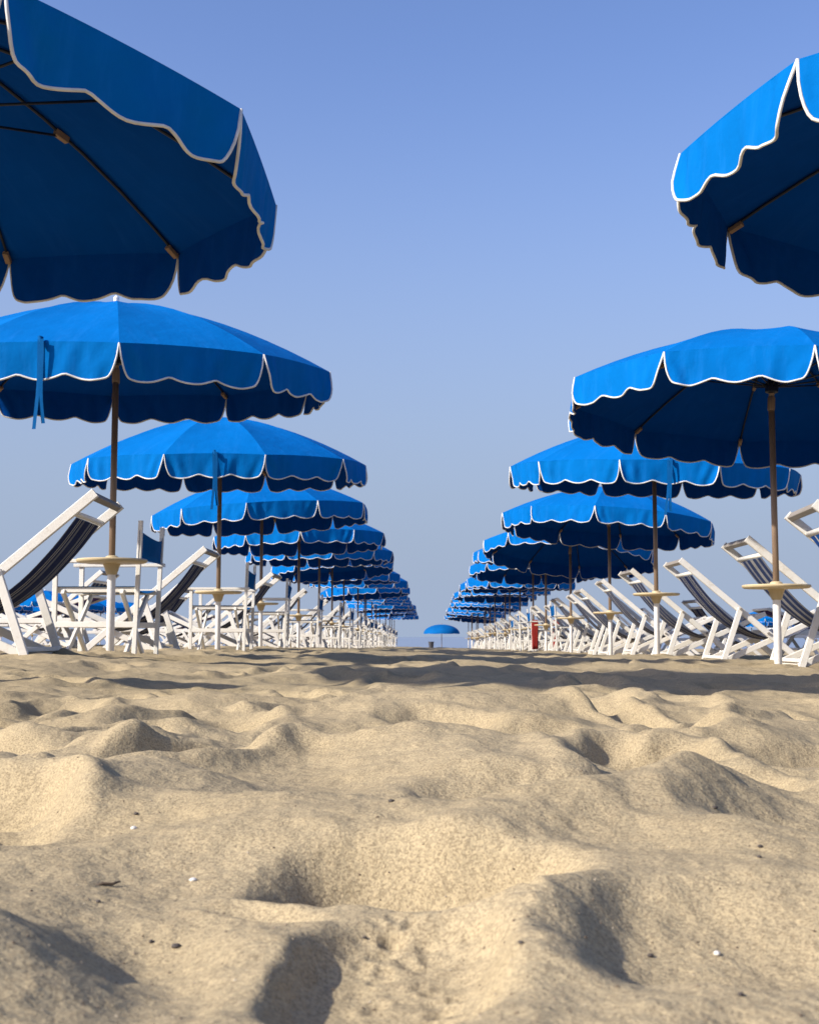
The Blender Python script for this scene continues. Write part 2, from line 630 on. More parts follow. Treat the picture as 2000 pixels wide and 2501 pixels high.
tris = np.stack([np.full(na, na*nr), k, (k + 1) % na], 1)
me = bpy.data.meshes.new('sand')
me.vertices.add(len(verts))
me.vertices.foreach_set('co', verts.astype(np.float32).ravel())
loops = np.concatenate([quads.ravel(), tris.ravel()]).astype(np.int32)
me.loops.add(len(loops))
me.loops.foreach_set('vertex_index', loops)
starts = np.concatenate([np.arange(len(quads)) * 4, len(quads)*4 + np.arange(len(tris)) * 3]).astype(np.int32)
me.polygons.add(len(starts))
me.polygons.foreach_set('loop_start', starts)
me.update(calc_edges=True)
me.validate()
me.polygons.foreach_set('use_smooth', np.ones(len(me.polygons), bool))
me.materials.append(M['sand'])
o = link('sand', me)
o['kind'] = 'structure'

SEA_Z = EYE - 1.85
o = link('sea', me_from('sea', [(-9000, 90, SEA_Z), (9000, 90, SEA_Z), (9000, 12000, SEA_Z), (-9000, 12000, SEA_Z)], [(0, 1, 2, 3)], M['sea'], False))
o['kind'] = 'structure'

# ------------------------------------------------------------------ umbrella
NP, RAD, RISE = 10, 1.30, 0.42
STEP = 2 * PI / NP


def dome(t):
    return RISE * (1 - t ** 1.7)


def rib_pt(t, th, dz=0.0):
    r_ = 0.03 + (RAD - 0.03) * t
    return Vector((r_ * math.sin(th), -r_ * math.cos(th), dome(t) + dz))


def panel_rows(ns, nt):
    rows = []
    for i in range(nt + 1):
        t = i / nt
        a, b = rib_pt(t, -STEP/2), rib_pt(t, STEP/2)
        row = []
        for k in range(ns + 1):
            s = -1 + 2 * k / ns
            p = a.lerp(b, (s + 1) / 2)
            p.z -= 0.012 * (1 - s*s) * math.sin(PI * min(t, 0.97)) ** 0.8
            p.z += 0.010 * (1 - s*s) * math.sin(PI * t * 0.5) ** 6
            row.append(p)
        rows.append(row)
    return rows


def hem_drop(s):
    e = min(1.0, max(0.0, (1 - abs(s)) / 0.12))
    q = math.sqrt(max(0.0, 1 - (1 - e) ** 2.3))
    return q * 0.166 + 0.034 * q * (math.sqrt(math.cos(1.5 * PI * s) ** 2 + 0.02) - 0.1)


def valance_geo(seed, cols=48, rows=7, sheet=True):
    rg = random.Random(seed)
    ph = [rg.uniform(0, 6.28) for _ in range(5)]
    lean = rg.uniform(-0.10, 0.10)
    ss = [math.copysign(1 - (1 - abs(u)) ** 1.5, u) for u in [-1 + 2 * k / cols for k in range(cols + 1)]]
    a, b = rib_pt(1, -STEP/2), rib_pt(1, STEP/2)
    out = []
    for j in range(rows + 1):
        w = j / rows
        row = []
        for s in ss:
            d = hem_drop(s) * w
            p = a.lerp(b, (s * (1 - 0.045 * d / 0.2) + 1) / 2)
            p.z += 0.010 * (1 - s*s)
            fl = (0.012 * math.sin(4.1*s + ph[0]) + 0.006 * math.sin(9.3*s + ph[1]) + 0.0025 * math.sin(19*s + ph[2]))
            edge = 0.018 * (abs(s) ** 6) * math.sin(ph[3])
            p.y -= (fl * (0.25 + 0.75*w) + edge) * min(1.0, d / 0.12) + lean * d
            p.y -= 0.0055 * math.sin(21*s + ph[4] + 2.5*w) * min(1.0, d/0.05) * (0.4 + 0.6 * math.sin(3*s + ph[1])) * (1 - 0.4*w)
            # diagonal drag folds running in from the slit corners
            cnr = (abs(s) - 0.55) / 0.45
            if cnr > 0:
                p.y -= 0.008 * math.sin(cnr * 9 + w * 4 + ph[2]) * cnr * (1 - cnr) * 3 * min(1.0, d/0.05)
            p.z -= d
            row.append(p)
        out.append(row)
    return out




def off_panel(p):
    return Vector((0, 0, -0.003))


def off_valance(p):
    d = Vector((p.x, p.y, 0))
    return -d.normalized() * 0.003


PANEL_ME = Geo().grid(panel_rows(8, 10)).lined('panel', M['blue'], M['shading'], off_panel)
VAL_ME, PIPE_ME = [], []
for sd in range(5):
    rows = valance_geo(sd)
    VAL_ME.append(Geo().grid(rows).lined('valance', M['blue'], M['shading'], off_valance))
    PIPE_ME.append(Geo().tube(rows[-1], 0.0052, 6).mesh('piping', M['piping']))
RIB_ME = Geo().tube([rib_pt(t, 0, -0.014) for t in (0.02, 0.15, 0.3, 0.45, 0.6, 0.75, 0.88, 0.97, 0.996)], 0.0062, 6).mesh('rib', M['rib'])
RUN_Z = 0.10
_j = rib_pt(0.52, 0, -0.022)
STRUT_ME = Geo().tube([(0, -0.035, RUN_Z), _j], 0.005, 6).mesh('strut', M['rib'])
JOINT_ME = Geo().beam(_j + Vector((0, 0.028, 0.006)), _j + Vector((0, -0.028, -0.006)), 0.022, 0.026).mesh('rib_joint', M['tan'], False)
_e = rib_pt(1.0, 0, -0.012)
TIP_ME = Geo().beam(_e + Vector((0, 0.062, 0.020)), _e + Vector((0, 0.010, -0.006)), 0.024, 0.018).mesh('rib_tip', M['tan'], False)
UPPER_ME = Geo().tube([(0, 0, -0.06), (0, 0, RISE + 0.015)], 0.018, 12).mesh('upper_pole', M['pole'])
RUNNER_ME = shade_auto(Geo().lathe([(0.021, RUN_Z - 0.05), (0.040, RUN_Z - 0.04), (0.042, RUN_Z + 0.015), (0.026, RUN_Z + 0.04)], 16).mesh('runner', M['rib']))
FINIAL_ME = shade_auto(Geo().lathe([(0.030, RISE - 0.004), (0.030, RISE + 0.010), (0.016, RISE + 0.014), (0.018, RISE + 0.040), (0.008, RISE + 0.052)], 14).mesh('finial', M['post']))
POLE_ME = Geo().tube([(0, 0, -1.30), (0, 0, 0.0)], 0.0195, 14).mesh('pole', M['pole'])
JOINTSLEEVE_ME = shade_auto(Geo().lathe([(0.021, -0.06), (0.024, -0.05), (0.024, 0.02), (0.021, 0.03)], 14).mesh('tilt_joint', M['pole']))
POST_ME = Geo().tube([(0, 0, -0.95), (0, 0, -0.06), (0, 0, -0.03)], [0.0235, 0.0245, 0.029], 16).mesh('base_post', M['post'])
TABLE_ME = shade_auto(Geo().lathe([(0.029, -0.080), (0.038, -0.058), (0.045, -0.032), (0.055, -0.015), (0.195, -0.010), (0.207, -0.003),
                                   (0.209, 0.006), (0.204, 0.012), (0.195, 0.012), (0.190, 0.006), (0.06, 0.006), (0.045, 0.012)], 40).mesh('table', M['cream']), 50)
COLLAR_ME = shade_auto(Geo().lathe([(0.040, 0.008), (0.038, 0.026), (0.026, 0.034), (0.022, 0.034)], 20).mesh('table_collar', M['cream']))
_g = Geo()
for dx, ln in ((-0.018, 0.36), (0.018, 0.33)):
    _c = (rib_pt(1, -STEP/2) + rib_pt(1, STEP/2)) / 2
    rows = []
    for j in range(9):
        w = j / 8
        y = _c.y - 0.016 - 0.018 * math.sin(2.2 * w + dx * 30)
        z = _c.z + 0.02 - w * (ln + 0.10)
        x = dx * (0.25 + 0.9 * w) + 0.006 * math.sin(5 * w + dx * 60)
        rows.append([(x - 0.010, y, z), (x + 0.010, y - 0.003, z)])
    _g.grid(rows)
_g.tube([(0, _c.y + 0.012, _c.z + 0.03), (-0.006, _c.y - 0.012, _c.z + 0.03), (0.008, _c.y - 0.022, _c.z - 0.02)], [0.006, 0.013, 0.006], 6)
STRAP_ME = _g.mesh('tie_strap', M['blue_dark'])

# far umbrellas: whole canopy, valance and piping in one mesh each
_gp, _gv, _gt = Geo(), Geo(), Geo()
for k_ in range(NP):
    mt = Matrix.Rotation((k_ + 0.5) * STEP, 3, 'Z')
    _gp.grid([[mt @ p for p in r_] for r_ in panel_rows(4, 5)])
    rws = [[mt @ p for p in r_] for r_ in valance_geo(k_, 18, 2)]
    _gv.grid(rws)
    _gt.tube(rws[-1], 0.0066, 4)
FAR_CANOPY, FAR_VAL, FAR_PIPE = _gp.lined('canopy', M['blue'], M['shading'], off_panel), _gv.lined('valance', M['blue'], M['shading'], off_valance), _gt.mesh('piping', M['piping'])


def umbrella(x, y, zring, phi, tx, ty, label, group, detail=True, table_h=None, strap=None, seed=0, name='beach_umbrella'):
    """zring: height of the rib ends over the eye, tilt in degrees as slopes along y and x"""
    g = gz(x, y)
    zr = EYE + zring
    t = thing(name, label, 'umbrella', group, (x, y, g))
    h = zr - g
    nrm = Vector((-math.tan(R(ty)), -math.tan(R(tx)), 1)).normalized()
    q = Vector((0, 0, 1)).rotation_difference(nrm)
    top = Vector((0, 0, h))
    th = table_h if table_h else 0.52
    link('base_post', POST_ME, t, (0, 0, th))
    tb = link('table', TABLE_ME, t, (0, 0, th))
    link('table_collar', COLLAR_ME, tb)
    link('pole', POLE_ME, t, top)
    if not detail:
        qq = q @ Quaternion((0, 0, 1), R(phi))
        link('canopy', FAR_CANOPY, t, top, qq)
        link('valance', FAR_VAL, t, top, qq)
        link('piping', FAR_PIPE, t, top, qq)
        link('upper_pole', UPPER_ME, t, top, q)
        link('finial', FINIAL_ME, t, top, q)
        return t
    link('tilt_joint', JOINTSLEEVE_ME, t, top, q)
    link('upper_pole', UPPER_ME, t, top, q)
    link('runner', RUNNER_ME, t, top, q)
    link('finial', FINIAL_ME, t, top, q)
    rg = random.Random(seed * 7 + 3)
    for k_ in range(NP):
        qp = q @ Quaternion((0, 0, 1), R(phi) + (k_ + 0.5) * STEP)
        pn = link('panel', PANEL_ME, t, top, qp)
        vi = rg.randrange(5)
        link('valance', VAL_ME[vi], pn)
        link('piping', PIPE_ME[vi], pn)
        qr = q @ Quaternion((0, 0, 1), R(phi) + k_ * STEP)
        rb = link('rib', RIB_ME, t, top, qr)
        link('rib_joint', JOINT_ME, rb)
        link('rib_tip', TIP_ME, rb)
        link('strut', STRUT_ME, t, top, qr)
        if strap is not None and k_ == strap:
            link('tie_strap', STRAP_ME, t, top, qp)
    return t


ROW_L = [  # x, y, ring height over eye, turn, slope along y, slope along x, table height, panel with the tie strap
    (-1.77, 4.05, 1.60, 35.5, -0.9, -4.4, 0.52, None),
    (-1.89, 7.76, 1.58, 14.2, 4.3, -0.2, 0.53, 9),
    (-1.87, 11.58, 1.53, -10.8, 3.7, 0.2, 0.50, 0),
    (-2.01, 15.60, 1.49, -0.2, 1.0, 3.4, 0.50, None),
    (-1.95, 19.49, 1.48, 6.3, -0.4, 1.8, 0.52, None),
]
ROW_R = [
    (2.12, 4.11, 1.47, -23.7, 1.1, -5.6, 0.50, None),
    (2.14, 8.15, 1.47, -4.6, -2.7, -3.8, 0.475, None),
    (2.03, 11.82, 1.50, -21.9, 3.8, -2.0, 0.53, 0),
    (2.17, 15.89, 1.39, -14.6, -2.1, -4.6, 0.50, None),
    (2.09, 19.56, 1.29, -12.8, -7.6, -5.5, 0.52, None),
]
for i in range(5, 19):
    ROW_L.append((-1.95 + rng.uniform(-.07, .07), 19.5 + 3.65 * (i - 4) + rng.uniform(-.2, .2), None, rng.uniform(-18, 18),
                  rng.uniform(-4, 4.5), rng.uniform(-3, 4), rng.uniform(.48, .55), None))
    ROW_R.append((2.09 + rng.uniform(-.07, .07), 19.6 + 3.65 * (i - 4) + rng.uniform(-.2, .2), None, rng.uniform(-18, 18),
                  rng.uniform(-5, 4), rng.uniform(-5, 2.5), rng.uniform(.48, .55), None))
for side, rows in (('left', ROW_L), ('right', ROW_R)):
    for i, (x, y, zr, phi, tx, ty, th, strap) in enumerate(rows):
        if zr is None:
            zr = gz(x, y) - EYE + 1.70 + rng.uniform(-.09, .07)
        lab = 'blue scalloped beach umbrella with white piping, %s from the camera in the %s row' % (ordinal(i + 1), side)
        umbrella(x, y, zr, phi, tx, ty, lab, 'umbrellas lining the sandy aisle', i < 8, th, strap, i + (50 if side == 'right' else 0))

# ------------------------------------------------------------------ deck chair (local +x forward, from the head end at x = 0)
DW = 0.62
TOPZ, SLOPE = 0.82, 0.853


def rail_z(u):
    return TOPZ - SLOPE * u


def build_deck_chair_meshes():
    m = {}
    dirn = Vector((1, 0, -SLOPE)).normalized()
    m['back_rail'] = Geo().beam((-0.02, 0, rail_z(-0.02)), (0.97, 0, rail_z(0.97)), 0.028, 0.048).mesh('back_rail', M['white'], False)
    m['seat_rail'] = Geo().beam((0.30, 0, 0.015), (1.24, 0, 0.43), 0.026, 0.044).mesh('seat_rail', M['white'], False)
    m['prop'] = Geo().beam((0.45, 0, rail_z(0.45) + 0.01), (0.285, 0, -0.03), 0.024, 0.044, (1, 0, 0)).mesh('prop', M['white'], False)
    w = DW / 2
    m['top_bar'] = Geo().beam((0.0, -w, rail_z(0.0) + 0.004), (0.0, w, rail_z(0) + 0.004), 0.034, 0.040, (SLOPE, 0, 1)).mesh('top_bar', M['grey_shade_wood'], False)
    m['sling_bar'] = Geo().tube([(0.085, -w, rail_z(0.085) - 0.012), (0.085, w, rail_z(0.085) - 0.012)], 0.016, 10).mesh('sling_bar', M['white'])
    m['front_bar'] = Geo().tube([(1.21, -w + .03, 0.42), (1.21, w - .03, 0.42)], 0.015, 10).mesh('front_bar', M['white'])
    m['foot_bar'] = Geo().beam((0.93, -w, rail_z(0.93)), (0.93, w, rail_z(0.93)), 0.03, 0.024).mesh('foot_bar', M['white'], False)
    m['rear_bar'] = Geo().beam((0.33, -w + .03, 0.03), (0.33, w - .03, 0.03), 0.034, 0.024).mesh('rear_bar', M['white'], False)
    m['prop_bar'] = Geo().beam((0.31, -w - .02, 0.055), (0.31, w + .02, 0.055), 0.03, 0.024).mesh('prop_bar', M['white'], False)
    m['bolt'] = shade_auto(Geo().tube([(0, -0.026, 0), (0, 0.026, 0)], 0.011, 10).mesh('pivot_bolt', M['grey_shade_wood']))
    # the sling: hangs from the sling bar, dips, rises to the front bar
    ctrl = [(0.085, rail_z(0.085) - 0.03), (0.20, 0.565), (0.36, 0.395), (0.53, 0.275), (0.70, 0.215), (0.87, 0.225), (1.04, 0.30), (1.215, 0.405)]
    pts = []
    for i in range(len(ctrl) - 1):
        p0, p1, p2, p3 = ctrl[max(i-1, 0)], ctrl[i], ctrl[i+1], ctrl[min(i+2, len(ctrl)-1)]
        for k_ in range(4):
            t = k_ / 4
            pts.append(tuple(0.5*((2*p1[a]) + (-p0[a]+p2[a])*t + (2*p0[a]-5*p1[a]+4*p2[a]-p3[a])*t*t + (-p0[a]+3*p1[a]-3*p2[a]+p3[a])*t**3) for a in (0, 1)))
    pts.append(ctrl[-1])
    rows = []
    for i, (u, z) in enumerate(pts):
        w_ = 0.262 - 0.012 * math.sin(PI * i / (len(pts) - 1))
        rows.append([(u, w_ * (-1 + 2*k_/10), z - 0.018 * (1 - (-1 + 2*k_/10)**2) * math.sin(PI * i / (len(pts)-1))) for k_ in range(11)])
    for key in ('navy_stripes', 'grey_stripes', 'blue_stripes', 'blue_dark'):
        m['sling_' + key] = Geo().grid(rows).mesh('sling', M[key])
    return m


DM = build_deck_chair_meshes()


def deck_chair(x, y, rz, label, group, sling='navy_stripes', full=True, dz=0.0):
    """x, y: below the head end"""
    c, s = math.cos(rz), math.sin(rz)
    zs = [gz(x + c*u, y + s*u) for u in (0.3, 0.9)]
    t = thing('deck_chair', label, 'deck chair', group, (x, y, sum(zs)/2 - 0.01 + dz), rz)
    w = DW / 2
    for sg in (-1, 1):
        link('back_rail', DM['back_rail'], t, (0, sg * w, 0))
        link('seat_rail', DM['seat_rail'], t, (0, sg * (w - 0.034), 0))
        link('prop', DM['prop'], t, (0, sg * (w + 0.03), 0))
    for k_ in ('top_bar', 'sling_bar', 'front_bar', 'foot_bar', 'rear_bar', 'prop_bar') if full else ('top_bar', 'prop_bar'):
        link(k_, DM[k_], t)
    if full:
        for sg in (-1, 1):
            link('pivot_bolt', DM['bolt'], t, (0.45, sg * (w + 0.026), rail_z(0.45) + 0.005))
            link('pivot_bolt', DM['bolt'], t, (0.672, sg * (w + 0.004), rail_z(0.672)))
    link('sling', DM['sling_' + sling], t)
    return t


# ------------------------------------------------------------------ folding director chair (local +x forward, back posts at x = 0)
CW, CD = 0.52, 0.50


def build_director_meshes():
    m = {}
    w = CW / 2
    W = M['white']
    m['back_post'] = Geo().beam((0, 0, -0.04), (-0.03, 0, 0.86), 0.022, 0.028, (1, 0, 0)).mesh('back_post', W, False)
    m['front_post'] = Geo().beam((CD, 0, -0.04), (CD, 0, 0.60), 0.022, 0.030, (1, 0, 0)).mesh('front_post', W, False)
    m['armrest'] = Geo().beam((-0.05, 0, 0.612), (CD + 0.05, 0, 0.612), 0.050, 0.022).mesh('armrest', W, False)
    m['side_rail'] = Geo().beam((0.0, 0, 0.22), (CD, 0, 0.22), 0.022, 0.036).mesh('side_rail', W, False)
    m['seat_rail'] = Geo().beam((-0.01, 0, 0.435), (CD + 0.01, 0, 0.435), 0.030, 0.036).mesh('seat_rail', W, False)
    for k_, (u, sg) in enumerate(((0.07, 1), (0.07, -1), (CD - 0.06, 1), (CD - 0.06, -1))):
        off = 0.012 * sg
        m['cross_leg%d' % k_] = Geo().beam((u + off, -w * sg, 0.02), (u + off, w * sg, 0.425), 0.034, 0.020, (1, 0, 0)).mesh('cross_leg', W, False)
    rows = []
    for i in range(9):
        u = 0.0 + CD * i / 8
        rows.append([(u, w * (-1 + 2*k_/8), 0.455 - 0.035 * (1 - (-1 + 2*k_/8)**2)) for k_ in range(9)])
    m['seat'] = Geo().grid(rows).mesh('seat', M['blue_dark'])
    m['seat_r'] = Geo().grid(rows).mesh('seat', M['red'])
    rows = []
    for i in range(6):
        z = 0.615 + 0.185 * i / 5
        rows.append([(-0.02 - 0.03*(z - 0.6) - 0.045 * (1 - (-1 + 2*k_/8)**2) * (0.4 + 0.6*i/5), w * (-1 + 2*k_/8) * 1.06,
                      z - 0.05 * (i/5) * (1 - (-1 + 2*k_/8)**2)) for k_ in range(9)])
    m['backrest'] = Geo().grid(rows).mesh('backrest', M['blue_dark'])
    m['backrest_r'] = Geo().grid(rows).mesh('backrest', M['red'])
    return m


CM = build_director_meshes()


def director_chair(x, y, rz, label, group, red=False):
    c, s = math.cos(rz), math.sin(rz)
    g = sum(gz(x + c*u, y + s*u) for u in (0.0, 0.5)) / 2
    t = thing('director_chair', label, 'chair', group, (x, y, g - 0.01), rz)
    for sg in (-1, 1):
        v = sg * CW / 2
        for k_ in ('back_post', 'front_post', 'armrest', 'side_rail'):
            link(k_, CM[k_], t, (0, v, 0))
        link('seat_rail', CM['seat_rail'], t, (0, sg * (CW/2 - 0.03), 0))
    for k_ in range(4):
        link('cross_leg', CM['cross_leg%d' % k_], t)
    link('seat', CM['seat_r' if red else 'seat'], t)
    link('backrest', CM['backrest_r' if red else 'backrest'], t)
    return t


# ------------------------------------------------------------------ low sunbed (local +x towards the feet)
def build_sunbed_meshes():
    m = {}
    W = M['white']
    m['side_rail'] = Geo().beam((0, 0, 0.27), (1.75, 0, 0.27), 0.028, 0.050).mesh('side_rail', W, False)
    m['leg_a'] = Geo().beam((0.25, 0, -0.04), (0.45, 0, 0.255), 0.026, 0.040, (1, 0, 0)).mesh('leg', W, False)
    m['leg_b'] = Geo().beam((1.55, 0, -0.04), (1.35, 0, 0.255), 0.026, 0.040, (1, 0, 0)).mesh('leg', W, False)
    m['cross_bar'] = Geo().beam((0, -0.30, 0.27), (0, 0.30, 0.27), 0.028, 0.030).mesh('cross_bar', W, False)
    m['stretcher'] = Geo().beam((0, -0.30, 0.10), (0, 0.30, 0.10), 0.028, 0.024).mesh('stretcher', W, False)
    m['head_rail'] = Geo().beam((0.62, 0, 0.30), (0.02, 0, 0.50), 0.024, 0.036).mesh('head_rail', W, False)
    m['head_bar'] = Geo().beam((0.02, -0.28, 0.50), (0.02, 0.28, 0.50), 0.036, 0.024).mesh('head_bar', W, False)
    prof = [(0.02, 0.505), (0.2, 0.43), (0.42, 0.355), (0.62, 0.295), (0.85, 0.262), (1.15, 0.258), (1.45, 0.27), (1.74, 0.295)]
    rows = [[(u, 0.26 * (-1 + 2*k_/6), z + 0.004 - 0.02 * (1 - (-1 + 2*k_/6)**2)) for k_ in range(7)] for u, z in prof]
    for key in ('purple', 'blue_dark', 'navy_stripes'):
        m['bed_' + key] = Geo().grid(rows).mesh('bed_cloth', M[key])
    return m


SM = build_sunbed_meshes()


def sunbed(x, y, rz, label, group, cloth):
    g = gz(x + math.cos(rz) * 0.9, y + math.sin(rz) * 0.9)
    t = thing('sunbed', label, 'sunbed', group, (x, y, g), rz)
    for sg in (-1, 1):
        link('side_rail', SM['side_rail'], t, (0, sg * 0.29, 0))
        link('head_rail', SM['head_rail'], t, (0, sg * 0.26, 0))
        link('leg', SM['leg_a'], t, (0, sg * 0.318, 0))
        link('leg', SM['leg_b'], t, (0, sg * 0.318, 0))
    for u in (0.64, 1.735):
        link('cross_bar', SM['cross_bar'], t, (u, 0, 0))
    for u in (0.34, 1.45):
        link('stretcher', SM['stretcher'], t, (u, 0, 0))
    link('head_bar', SM['head_bar'], t)
    link('bed_cloth', SM['bed_' + cloth], t)
    return t


# ------------------------------------------------------------------ furniture of the left row: all face left, backs to the aisle
GD, GC = 'deck chairs under the umbrellas', 'director chairs under the umbrellas'
deck_chair(-1.70, 6.80, PI + 0.03, 'white deck chair with navy striped sling at the left edge, before the second left umbrella', GD, 'navy_stripes')
director_chair(-1.80, 8.30, PI - 0.05, 'white folding chair with blue backrest behind the pole of the second left umbrella', GC)
for i in range(2, 18):
    x0, y0 = ROW_L[i][0], ROW_L[i][1]
    n_ = ordinal(i + 1)
    dy = -1.22 if i > 2 else -1.17
    deck_chair(-1.72 + rng.uniform(-.04, .04), y0 + dy + rng.uniform(-.1, .1), PI + rng.uniform(-.06, .06),
               'white deck chair with striped sling just before the %s umbrella of the left row' % n_, GD,
               'navy_stripes' if i < 4 else rng.choice(['navy_stripes', 'grey_stripes']), i < 9)
    director_chair(-1.70 + rng.uniform(-.09, .07), y0 + (1.0 if i == 2 else 0.75) + rng.uniform(-.1, .1), PI + rng.uniform(-.12, .12),
                   'white folding chair with blue backrest just beyond the %s umbrella of the left row' % n_, GC)
for i in range(3, 16):
    y0 = ROW_L[i][1]
    deck_chair(-3.55 + rng.uniform(-.15, .15), y0 - 0.9 + rng.uniform(-.3, .3), PI + rng.uniform(-.15, .15),
               'white deck chair on the far side of the %s left umbrella, away from the aisle' % ordinal(i + 1), GD,
               rng.choice(['navy_stripes', 'grey_stripes']), i < 9)
for i in range(2, 12):
    y0 = ROW_L[i][1]
    for j, xx in enumerate((-3.3, -5.0)):
        if i == 2 and j == 1:
            continue
        sunbed(xx + rng.uniform(-.15, .15), y0 + (0.9 if j == 0 else -0.4) + rng.uniform(-.2, .2), PI + rng.uniform(-.1, .1),
               'low white sunbed with %s cloth left of the %s left umbrella%s' % (('purple', 'dark blue')[(i + j) % 2], ordinal(i + 1), ', farther out' if j else ''),
               'sunbeds beside the left row', ('purple', 'blue_dark')[(i + j) % 2])

# ------------------------------------------------------------------ furniture of the right row: all face right
deck_chair(1.87, 6.55, -0.06, 'white deck chair with bright blue sling cut off by the right edge', GD, 'blue_stripes')
deck_chair(2.05, 8.75, 0.02, 'white deck chair with grey headrest right behind the pole of the second right umbrella', GD, 'grey_stripes')
for i in range(2, 18):
    x0, y0 = ROW_R[i][0], ROW_R[i][1]
    n_ = ordinal(i + 1)
    deck_chair(1.98 + rng.uniform(-.05, .05), y0 - 0.95 + rng.uniform(-.1, .1), rng.uniform(-.05, .05),
               'white deck chair with striped sling just before the %s umbrella of the right row' % n_, GD,
               'navy_stripes' if i == 2 else rng.choice(['navy_stripes', 'grey_stripes']), i < 9)
    deck_chair(1.92 + rng.uniform(-.05, .05), y0 + 0.75 + rng.uniform(-.1, .1), rng.uniform(-.06, .06),
               'white deck chair with grey headrest just beyond the %s umbrella of the right row' % n_, GD, 'grey_stripes', i < 9)
for i in range(2, 16):
    y0 = ROW_R[i][1]
    if i > 3:
        deck_chair(3.75 + rng.uniform(-.15, .15), y0 + 0.1 + rng.uniform(-.3, .3), rng.uniform(-.15, .15),
                   'white deck chair on the far side of the %s right umbrella, away from the aisle' % ordinal(i + 1), GD,
                   rng.choice(['navy_stripes', 'grey_stripes']), i < 9)
    if i < 12:
        sunbed(3.35 + rng.uniform(-.15, .15), y0 + 1.5 + rng.uniform(-.2, .2), rng.uniform(-.1, .1),
               'low white sunbed with %s cloth right of the %s right umbrella' % (('purple', 'dark blue')[i % 2], ordinal(i + 1)),
               'sunbeds beside the right row', ('purple', 'blue_dark')[i % 2])
for i in (4, 6, 7, 9, 11):
    y0 = ROW_R[i][1]
    director_chair(2.0 + rng.uniform(-.05, .05), y0 + 1.75, rng.uniform(-.1, .1),
                   'white folding chair with blue backrest well beyond the %s umbrella of the right row' % ordinal(i + 1), GC)

# ------------------------------------------------------------------ red towels hung over chair frames in the right row
def towel(x, y, zt, w, h, label, rz=0.0):
    rows = []
    n = 14
    for i in range(n + 1):
        s = -1 + 2 * i / n
        d = abs(s)
        off = 0.028 * math.copysign(min(1.0, d * 5), s)
        hh = (h if s < 0 else h * 0.8)
        z = -max(0.0, d - 0.06) * hh
        rows.append([(w * (-0.5 + k_/6) * (1 - 0.10*d), off + 0.010 * math.sin(4*k_ + 5*s) * d, z + (0.012 if d < 0.08 else 0)) for k_ in range(7)])
    o_ = link('towel', Geo().grid(rows).mesh('towel', M['red']))
    o_.location = (x, y, zt)
    o_.rotation_euler = (0, 0, rz)
    md = o_.modifiers.new('thickness', 'SOLIDIFY')
    md.thickness = 0.012
    return tag(o_, label, 'towel', 'red towels in the right row')


tx_, ty_ = 1.93, 25.3
dch = director_chair(tx_, ty_, 0.05, 'white folding chair with two red towels over its arms in the right row', GC)
zt_ = dch.location.z + 0.632
towel(tx_ + 0.06, ty_ - 0.26, zt_, 0.13, 0.58, 'red towel over the chair arm, nearer the aisle')
towel(tx_ + 0.46, ty_ - 0.26, zt_, 0.13, 0.55, 'red towel over the chair arm, farther from the aisle')

# ------------------------------------------------------------------ far umbrellas beyond the rows
far = [(-14.0, 47.5), (-14.1, 52.0), (-14.2, 56.5), (-14.1, 61.0), (-14.0, 65.5), (-18.0, 55.0), (-18.2, 60.0)]
for i, (x, y) in enumerate(far):
    umbrella(x, y, gz(x, y) - EYE + 1.62, rng.uniform(-18, 18), rng.uniform(-3, 3), rng.uniform(-3, 3),
             'distant blue umbrella beyond the left row, %s in its outer line%s' % (ordinal(i % 5 + 1), ', farther left' if i > 4 else ''), 'distant umbrellas on the left', False, 0.5, None, i)
far = [(16.4, 76.0), (18.6, 76.5), (20.8, 77.0), (23.0, 76.0), (17.5, 69.0), (20.4, 70.0)]
for i, (x, y) in enumerate(far):
    umbrella(x, y, gz(x, y) - EYE + 1.62, rng.uniform(-18, 18), rng.uniform(-3, 3), rng.uniform(-3, 3),
             'distant blue umbrella beyond the right row, %s from the aisle in its %s line' % (ordinal(i % 4 + 1), 'nearer' if i > 3 else 'farther'), 'distant umbrellas on the right', False, 0.5, None, i)

# the lone round umbrella at the end of the aisle, on the slope down to the water
cx_, cy_ = 0.78, 89.0
g_ = gz(cx_, cy_)
t = thing('beach_umbrella', 'single domed blue umbrella standing alone at the end of the aisle by the sea', 'umbrella', None, (cx_, cy_, g_))
zc = EYE + 0.22 - g_
gp = Geo()
rows = []
for i in range(9):
    a = PI / 2 * i / 8
    rows.append([(1.22 * math.sin(a) * math.cos(2*PI*k_/32), 1.22 * math.sin(a) * math.sin(2*PI*k_/32), zc + 0.62 * math.cos(a) - 0.02 * abs(math.sin(2*PI*k_/8)) * (i/8)) for k_ in range(33)])
link('canopy', gp.grid(rows).mesh('canopy', M['blue_mid']), t)
link('pole', Geo().tube([(0, 0, -0.3), (0, 0, zc + 0.68)], 0.022, 10).mesh('pole', M['pole']), t)
for k_ in range(8):
    a = 2 * PI * k_ / 8
    link('rib', Geo().tube([(1.2 * math.cos(a) * s_, 1.2 * math.sin(a) * s_, zc - 0.02 + 0.60 * math.sqrt(max(0, 1 - s_*s_))) for s_ in (0.02, 0.3, 0.6, 0.85, 0.98)], 0.008, 5).mesh('rib', M['rib']), t)

